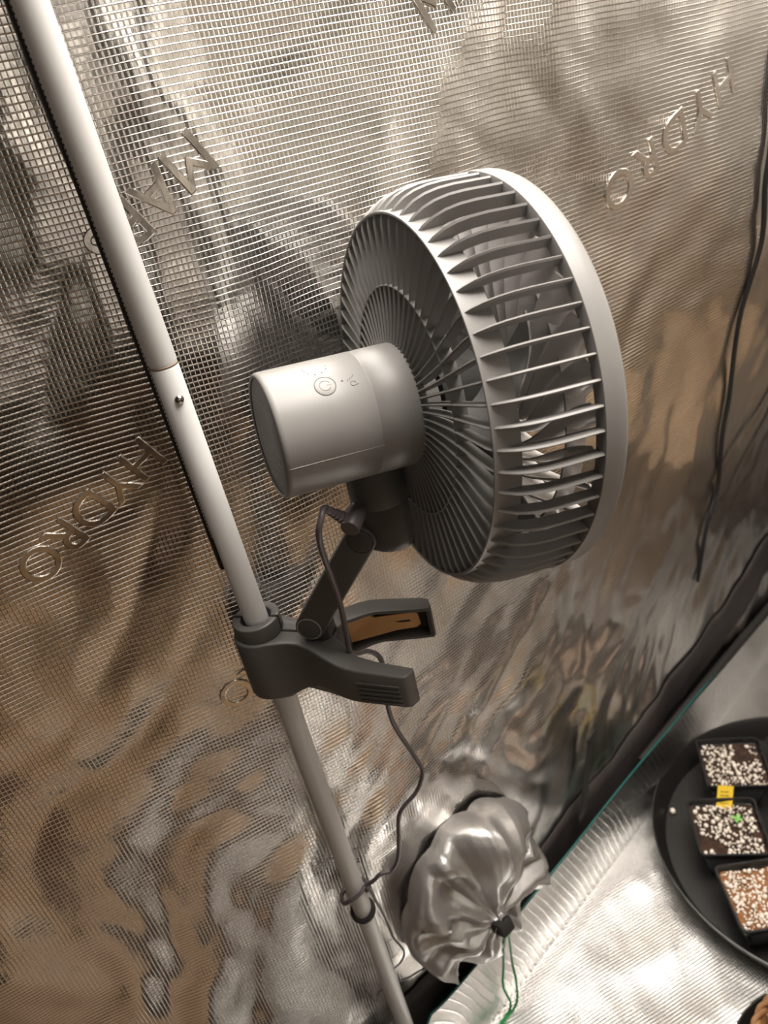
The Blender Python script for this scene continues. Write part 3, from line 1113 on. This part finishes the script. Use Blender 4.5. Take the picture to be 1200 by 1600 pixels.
for i in range(NT):
    j = (i + 1) % NT
    for q in range(n - 1):
        f.append((i * n + q, j * n + q, j * n + q + 1, i * n + q + 1))
fab = link('sleeve_fabric', pyd('sleeve', v, f), M['sock'], sleeve)
kn = tx * -0.014 + tz * -0.019 + nx * 0.057
bm = bmesh.new()
R3 = Matrix((tx, nx, tz)).transposed()
box_bm(bm, kn + nx * 0.004, (0.020, 0.024, 0.018), R3 @ Matrix.Rotation(0.5, 3, 'X'), 0.004)
ck = link('cord_lock', bm_mesh('lock', bm), M['black_web'], sleeve, sharp=40)
g0 = kn + nx * 0.012 + tz * -0.004


def W2(p): return Vector(p) - sc_


gw = g0 + sc_
cordA = [g0, W2(gw.lerp(Vector((0.155, -0.010, 0.205)), 0.5)), W2((0.157, 0.002, 0.185)), W2((0.156, 0.014, 0.140)), W2((0.154, 0.020, 0.100)), W2((0.148, 0.020, 0.058)), W2((0.151, 0.014, 0.028)), W2((0.146, 0.014, 0.010)), W2((0.137, 0.012, 0.0065)), W2((0.123, 0.006, 0.006)), W2((0.105, -0.008, 0.006))]
cordB = [g0 + tx * 0.003, W2(gw.lerp(Vector((0.160, -0.010, 0.205)), 0.5)), W2((0.162, 0.002, 0.185)), W2((0.166, 0.014, 0.140)), W2((0.167, 0.021, 0.100)), W2((0.166, 0.018, 0.060)), W2((0.162, 0.014, 0.030)), W2((0.154, 0.014, 0.010)), W2((0.143, 0.012, 0.0065)), W2((0.129, 0.005, 0.006)), W2((0.113, -0.010, 0.006))]
for c_ in (cordA, cordB):
    q = link('drawstring', tube('ds', catmull(c_, 10), lambda t: 0.0030 if t < 0.16 else 0.0016, 8), M['green'], sleeve)
    q['label'] = 'green drawstring'

# ------------------------------------------------------------------ loose strap on the black band
strp = [(.388, .132, .268), (.386, .131, .256), (.380, .130, .232), (.371, .127, .204), (.362, .121, .172), (.352, .117, .140)]
v, f = [], []
P = catmull(strp, 6)
for i, p in enumerate(P):
    t = i / (len(P) - 1)
    wd = 0.0085 + 0.003 * (1 if t > 0.93 or t < 0.1 else 0)
    for dx, dy in ((-wd, 0), (wd, 0.002), (wd, 0.005), (-wd, 0.003)):
        v.append((p.x + dx * 0.9, p.y + dy + dx * 0.35, p.z))
for i in range(len(P) - 1):
    for k in range(4):
        k2 = (k + 1) % 4
        f.append((i * 4 + k, i * 4 + k2, (i + 1) * 4 + k2, (i + 1) * 4 + k))
f.append((0, 3, 2, 1)); b = (len(P) - 1) * 4; f.append((b, b + 1, b + 2, b + 3))
st2 = link('hanging_strap', pyd('strap', v, f), M['black_web'])
tag(st2, 'short black strap hanging on the wall foot right of the duct sleeve', 'strap')

# black cord hanging down the wall at the right
hc = [(.699, 0, 1.25), (.699, 0, 1.119), (.697, 0, 1.051), (.694, 0, .994), (.694, 0, .949), (.694, 0, .906), (.704, 0, .840), (.693, 0, .749), (.704, 0, .637), (.705, 0, .576), (.721, 0, .480), (.701, 0, .433), (.690, 0, .391), (.685, 0, .322)]
hc = [(x, float(wall_y(x, z)) - 0.005, z) for x, y, z in hc]
h_ = link('black_cord', tube('cord', catmull(hc, 8), 0.0030, 10), M['cord_black'])
tag(h_, 'black electric cord hanging down the foil wall at far right', 'cord')

# ------------------------------------------------------------------ saucer with pots
SC = Vector((0.654, -0.015))
sau = empty('plant_saucer', (SC.x, SC.y, 0.0))
tag(sau, 'large round black plastic saucer holding the seedling pots', 'saucer')
prof = [(0.004, 0.0), (0.004, 0.206), (0.005, 0.209), (0.012, 0.213), (0.038, 0.2235), (0.042, 0.2260), (0.0425, 0.2240), (0.038, 0.2200), (0.012, 0.209), (0.0075, 0.206), (0.0075, 0.0)]
link('dish', lathe('dish', prof, 128, 'Z'), M['saucer'], sau, sharp=50)

E1 = Vector((0.08, -0.05)).normalized(); E2 = Vector((-0.056, -0.085)).normalized()
pot_ang = math.atan2(E1.y, E1.x)


def rrect(h, r, n=5):
    pts = []
    for cx, cy, a0 in ((h - r, h - r, 0), (-(h - r), h - r, 90), (-(h - r), -(h - r), 180), (h - r, -(h - r), 270)):
        for i in range(n):
            a = math.radians(a0 + 90 * i / (n - 1)); pts.append((cx + r * math.cos(a), cy + r * math.sin(a)))
    return pts


def loft(name, secs, cap0=True, cap1=True):
    n = len(secs[0]); v = [p for s in secs for p in s]; f = []
    for i in range(len(secs) - 1):
        for k in range(n):
            k2 = (k + 1) % n
            f.append((i * n + k, i * n + k2, (i + 1) * n + k2, (i + 1) * n + k))
    if cap0: f.append(tuple(range(n - 1, -1, -1)))
    if cap1: f.append(tuple((len(secs) - 1) * n + k for k in range(n)))
    me = pyd(name, v, f)
    bm = bmesh.new(); bm.from_mesh(me); bmesh.ops.recalc_face_normals(bm, faces=bm.faces); bm.to_mesh(me); bm.free()
    return me


def pot_mesh():
    lv = [(0.0, 0.030, 0.006), (0.058, 0.0435, 0.007), (0.060, 0.0475, 0.008), (0.0665, 0.0485, 0.008), (0.0675, 0.0480, 0.008), (0.0675, 0.0455, 0.007), (0.060, 0.0440, 0.006), (0.050, 0.0425, 0.006)]
    return loft('pot', [[(x, y, z) for x, y in rrect(h, r)] for z, h, r in lv])


def soil_mesh(seed):
    n = 26
    v, f = [], []
    for i in range(n):
        for j in range(n):
            x, y = -0.0435 + 0.087 * i / (n - 1), -0.0435 + 0.087 * j / (n - 1)
            z = 0.0565 + 0.0035 * mnoise.noise(Vector((x * 60 + seed, y * 60, 0))) + 0.002 * mnoise.noise(Vector((x * 200 + seed, y * 200, 0)))
            v.append((x, y, z))
    for i in range(n - 1):
        for j in range(n - 1):
            f.append((i * n + j, (i + 1) * n + j, (i + 1) * n + j + 1, i * n + j + 1))
    return pyd('soil', v, f)


def grain(bm, c, r, rnd):
    g = bmesh.ops.create_icosphere(bm, subdivisions=1, radius=1.0)
    s = [r * rnd.uniform(0.75, 1.25) for _ in range(3)]
    R_ = Matrix.Rotation(rnd.uniform(0, 6), 3, 'Z') @ Matrix.Rotation(rnd.uniform(0, 6), 3, 'X')
    ph = rnd.uniform(0, 50)
    for v in g['verts']:
        k = 1 + 0.22 * mnoise.noise(v.co * 1.7 + Vector((ph, 0, 0)))
        v.co = Vector(c) + R_ @ Vector((v.co.x * s[0], v.co.y * s[1], v.co.z * s[2])) * k


def perlite_mesh(seed, n, dens):
    rnd = random.Random(seed)
    bm = bmesh.new()
    placed = []
    tries = 0
    while len(placed) < n and tries < n * 12:
        tries += 1
        x, y = rnd.uniform(-0.041, 0.041), rnd.uniform(-0.041, 0.041)
        if mnoise.noise(Vector((x * 28 + seed * 3, y * 28, 0))) < -0.22 + dens:
            continue
        r = rnd.choice([0.0013, 0.0016, 0.0020, 0.0024, 0.0030, 0.0037])
        if abs(x) > 0.043 - r or abs(y) > 0.043 - r: continue
        if any((x - a) ** 2 + (y - b) ** 2 < (0.75 * (r + c)) ** 2 for a, b, c in placed):
            continue
        placed.append((x, y, r))
        z = 0.0572 + 0.0035 * mnoise.noise(Vector((x * 60 + seed, y * 60, 0)))
        grain(bm, (x, y, z + r * 0.35), r, rnd)
    return bm_mesh('perlite', bm)


PM = pot_mesh()
PM.materials.append(M['pot'])
pots = [
    ('black square pot, rear one, heaped with large white perlite behind the yellow tag', (0.632, 0.120), 0.0, 'soil', 190, -0.05),
    ('black square pot, middle one, with a pale green sprout and yellow tag', (0.541, 0.040), 0.02, 'soil', 200, 0.02),
    ('black square pot nearest the viewer, filled with lighter brown coir and perlite', (0.5035, -0.0595), 0.16, 'coir', 260, -0.10),
    ('black square pot at the right frame edge beside the rear perlite pot', (0.722, 0.064), 0.0, 'coir', 200, -0.05),
    ('black square pot at the right frame edge beside the sprout pot', (0.640, -0.030), 0.0, 'soil', 160, 0.0),
]
pot_objs = []
for i, (lab, (x, y), da, so, n, de) in enumerate(pots):
    r = empty('seedling_pot', (x, y, 0.0080), (0, 0, pot_ang + da))
    tag(r, lab, 'pot', 'square seedling pots in the black saucer')
    p_ = bpy.data.objects.new('pot_body', PM); COL.objects.link(p_); p_.parent = r
    link('soil', soil_mesh(i * 7.3), M[so], r)
    pe_ = link('perlite', perlite_mesh(i + 3, n, de), M['perlite'], r, smooth=True)
    pe_['kind'] = 'stuff'
    pot_objs.append(r)
PM.polygons.foreach_set('use_smooth', [True] * len(PM.polygons)); PM.set_sharp_from_angle(angle=math.radians(50))

# yellow plant tag (stands in the middle pot)
c0 = [Vector((0.5800, 0.0980, 0.0735)), Vector((0.5970, 0.0845, 0.0735)), Vector((0.5640, 0.0680, 0.0690)), Vector((0.5515, 0.0805, 0.0690))]
# lean: upper edge towards the rear pot
up_e = [Vector((0.5740, 0.0930, 0.086)), Vector((0.5910, 0.0795, 0.086))]
lo_e = [Vector((0.5520, 0.0745, 0.060)), Vector((0.5690, 0.0610, 0.060))]
nn = (lo_e[1] - lo_e[0]).cross(up_e[0] - lo_e[0]).normalized() * 0.0007
vv = [lo_e[0], lo_e[1], up_e[1], up_e[0]]
vv = [p - nn for p in vv] + [p + nn for p in vv]
tg = link('plant_tag', pyd('tag', vv, [(0, 1, 2, 3), (7, 6, 5, 4), (0, 4, 5, 1), (1, 5, 6, 2), (2, 6, 7, 3), (3, 7, 4, 0)]), M['yellow'], smooth=False)
tag(tg, 'small yellow plastic plant tag leaning in the middle pot', 'plant tag')
bm = bmesh.new()
rnd = random.Random(3)
ex = (lo_e[1] - lo_e[0]); ey = (up_e[0] - lo_e[0])
nf = nn.normalized()
if nf.dot(CAM - lo_e[0]) < 0: nf = -nf
RT = Matrix((ex.normalized(), ey.normalized(), nf)).transposed()
for r_ in range(4):
    for k in range(5):
        c = lo_e[0] + ex * (0.25 + 0.11 * k) + ey * (0.35 + 0.14 * r_) + nf * 0.0008
        box_bm(bm, c, (0.0014, 0.0026 * rnd.uniform(.5, 1), 0.0002), RT @ Matrix.Rotation(rnd.uniform(-.6, .6), 3, 'Z'))
ik = link('handwriting', bm_mesh('ink', bm), M['ink'], tg, smooth=False)
ik['kind'] = 'stuff'

# sprout in the middle pot
sp0 = Vector((0.5600, 0.0425, 0.066))
seedl = empty('sprout', sp0)
tag(seedl, 'tiny pale green sprout in the middle pot', 'seedling')
link('stem', tube('stem', [(0, 0, -0.004), (0.0005, 0, 0.002), (0, 0, 0.008)], 0.0008, 8), M['leaf'], seedl)
for a in (0.3, 2.2, 3.9, 5.2):
    v, f = [], []
    for i in range(7):
        t = i / 6
        wd = 0.0024 * math.sin(math.pi * (0.12 + 0.86 * t))
        z = 0.008 + 0.002 * math.sin(t * 2)
        for s, dz in ((-1, 0.0006), (0, 0), (1, 0.0006)):
            v.append((0.0085 * t * math.cos(a) - s * wd * math.sin(a), 0.0085 * t * math.sin(a) + s * wd * math.cos(a), z + dz))
    for i in range(6):
        for k in range(2):
            q = i * 3 + k; f.append((q, q + 3, q + 4, q + 1))
    lf = link('leaf', pyd('leaf', v, f), M['leaf'], seedl)
    lf.modifiers.new('thick', 'SOLIDIFY').thickness = 0.0005

bm = bmesh.new(); grain(bm, (0, 0, 0), 0.0045, random.Random(5))
pb = link('perlite_grain', bm_mesh('pg', bm), M['perlite'], loc=(0.5285, 0.1385, 0.0112))
tag(pb, 'single white perlite grain on the bare floor of the saucer', 'perlite grain')

# second saucer at the lower right corner with a fibre pot
BC = Vector((0.404, -0.243))
dish2 = empty('plant_saucer', (BC.x, BC.y, 0.0))
tag(dish2, 'black saucer under the brown fibre pot in the lower right corner', 'saucer')
pf = [(0.004, 0.0), (0.004, 0.080), (0.05, 0.098), (0.055, 0.100), (0.0555, 0.098), (0.05, 0.095), (0.008, 0.078), (0.008, 0.0)]
link('dish', lathe('dish2', pf, 96, 'Z'), M['saucer'], dish2, sharp=50)
fp = empty('fibre_pot', (BC.x, BC.y, 0.008))
tag(fp, 'brown woven fibre pot in the lower right corner', 'pot')
link('pot_body', lathe('fp', [(0.001, 0.0), (0.001, 0.060), (0.09, 0.078), (0.092, 0.076), (0.088, 0.073), (0.07, 0.068), (0.07, 0.0)], 64, 'Z'), M['fibre'], fp, sharp=50)
for q in range(2):
    pts = []
    for i in range(121):
        t = 2 * math.pi * i / 120
        rr = 0.0772 + 0.0022 * math.sin(14 * t + q * math.pi)
        pts.append((rr * math.cos(t), rr * math.sin(t), 0.092 + 0.0025 * math.cos(14 * t + q * math.pi)))
    link('rim_strand', tube('strand', pts, 0.0032, 8), M['fibre'], fp)
rnd = random.Random(11)
bm = bmesh.new()
for i in range(150):
    a = rnd.uniform(0, 2 * math.pi); r = 0.062 * math.sqrt(rnd.random()); b = rnd.uniform(0, 6.28)
    c = Vector((r * math.cos(a), r * math.sin(a), 0.072 + rnd.uniform(0, 0.012)))
    dd = Vector((math.cos(b), math.sin(b), rnd.uniform(-.3, .3))) * 0.014
    bm.from_mesh(tube('str', [c - dd, c + Vector((0, 0, 0.003)), c + dd], 0.0014, 5))
ss = link('straw_mulch', bm_mesh('straw', bm), M['fibre'], fp)
ss['kind'] = 'stuff'

# made-up carton beyond the right frame edge, added to brown the foil reflection
cb = empty('added_cardboard_box', (1.16, -0.08, 0.0))
tag(cb, 'unseen brown cardboard box added right of the saucer for its foil reflection', 'box')
link('added_box_body', box('cbx', (0, 0, 0.205), (0.26, 0.50, 0.40), None, 0.003), M['cardboard'], cb, sharp=40)
for sx in (-1, 1):
    fpz = link('added_box_flap', box('flap', (sx * 0.190, 0, 0.395), (0.125, 0.49, 0.004), Matrix.Rotation(sx * 0.5, 3, 'Y')), M['cardboard'], cb, smooth=False)

# made-up dark furniture beside the tent, added to darken the left foil reflection
kc = empty('added_cabinet', (-0.83, -0.70, -0.025))
tag(kc, 'unseen dark wooden block added outside the tent to darken the left reflection', 'added_cabinet')
link('added_cabinet_body', box('cbody', (0, 0, 0.32), (0.84, 0.62, 0.62), None, 0.004), M['dark_wood'], kc, sharp=40)
for q in (-1, 1):
    dr_ = link('added_cabinet_door', box('cdoor', (q * 0.208, 0.319, 0.32), (0.40, 0.018, 0.56), None, 0.003), M['dark_wood'], kc, sharp=40)
    link('handle', tube('hd', [(q * 0.04, 0.334, 0.36), (q * 0.04, 0.334, 0.46)], 0.006, 12), M['chrome'], dr_)

# grow light that lights the tent (above the frame)
gl = empty('grow_light', (0.50, -0.24, 1.735))
tag(gl, 'square light panel hung under the tent ceiling', 'lamp')
link('light_housing', box('lh', (0, 0, 0.012), (0.84, 0.64, 0.02), None, 0.004), M['lamp_case'], gl, sharp=40)
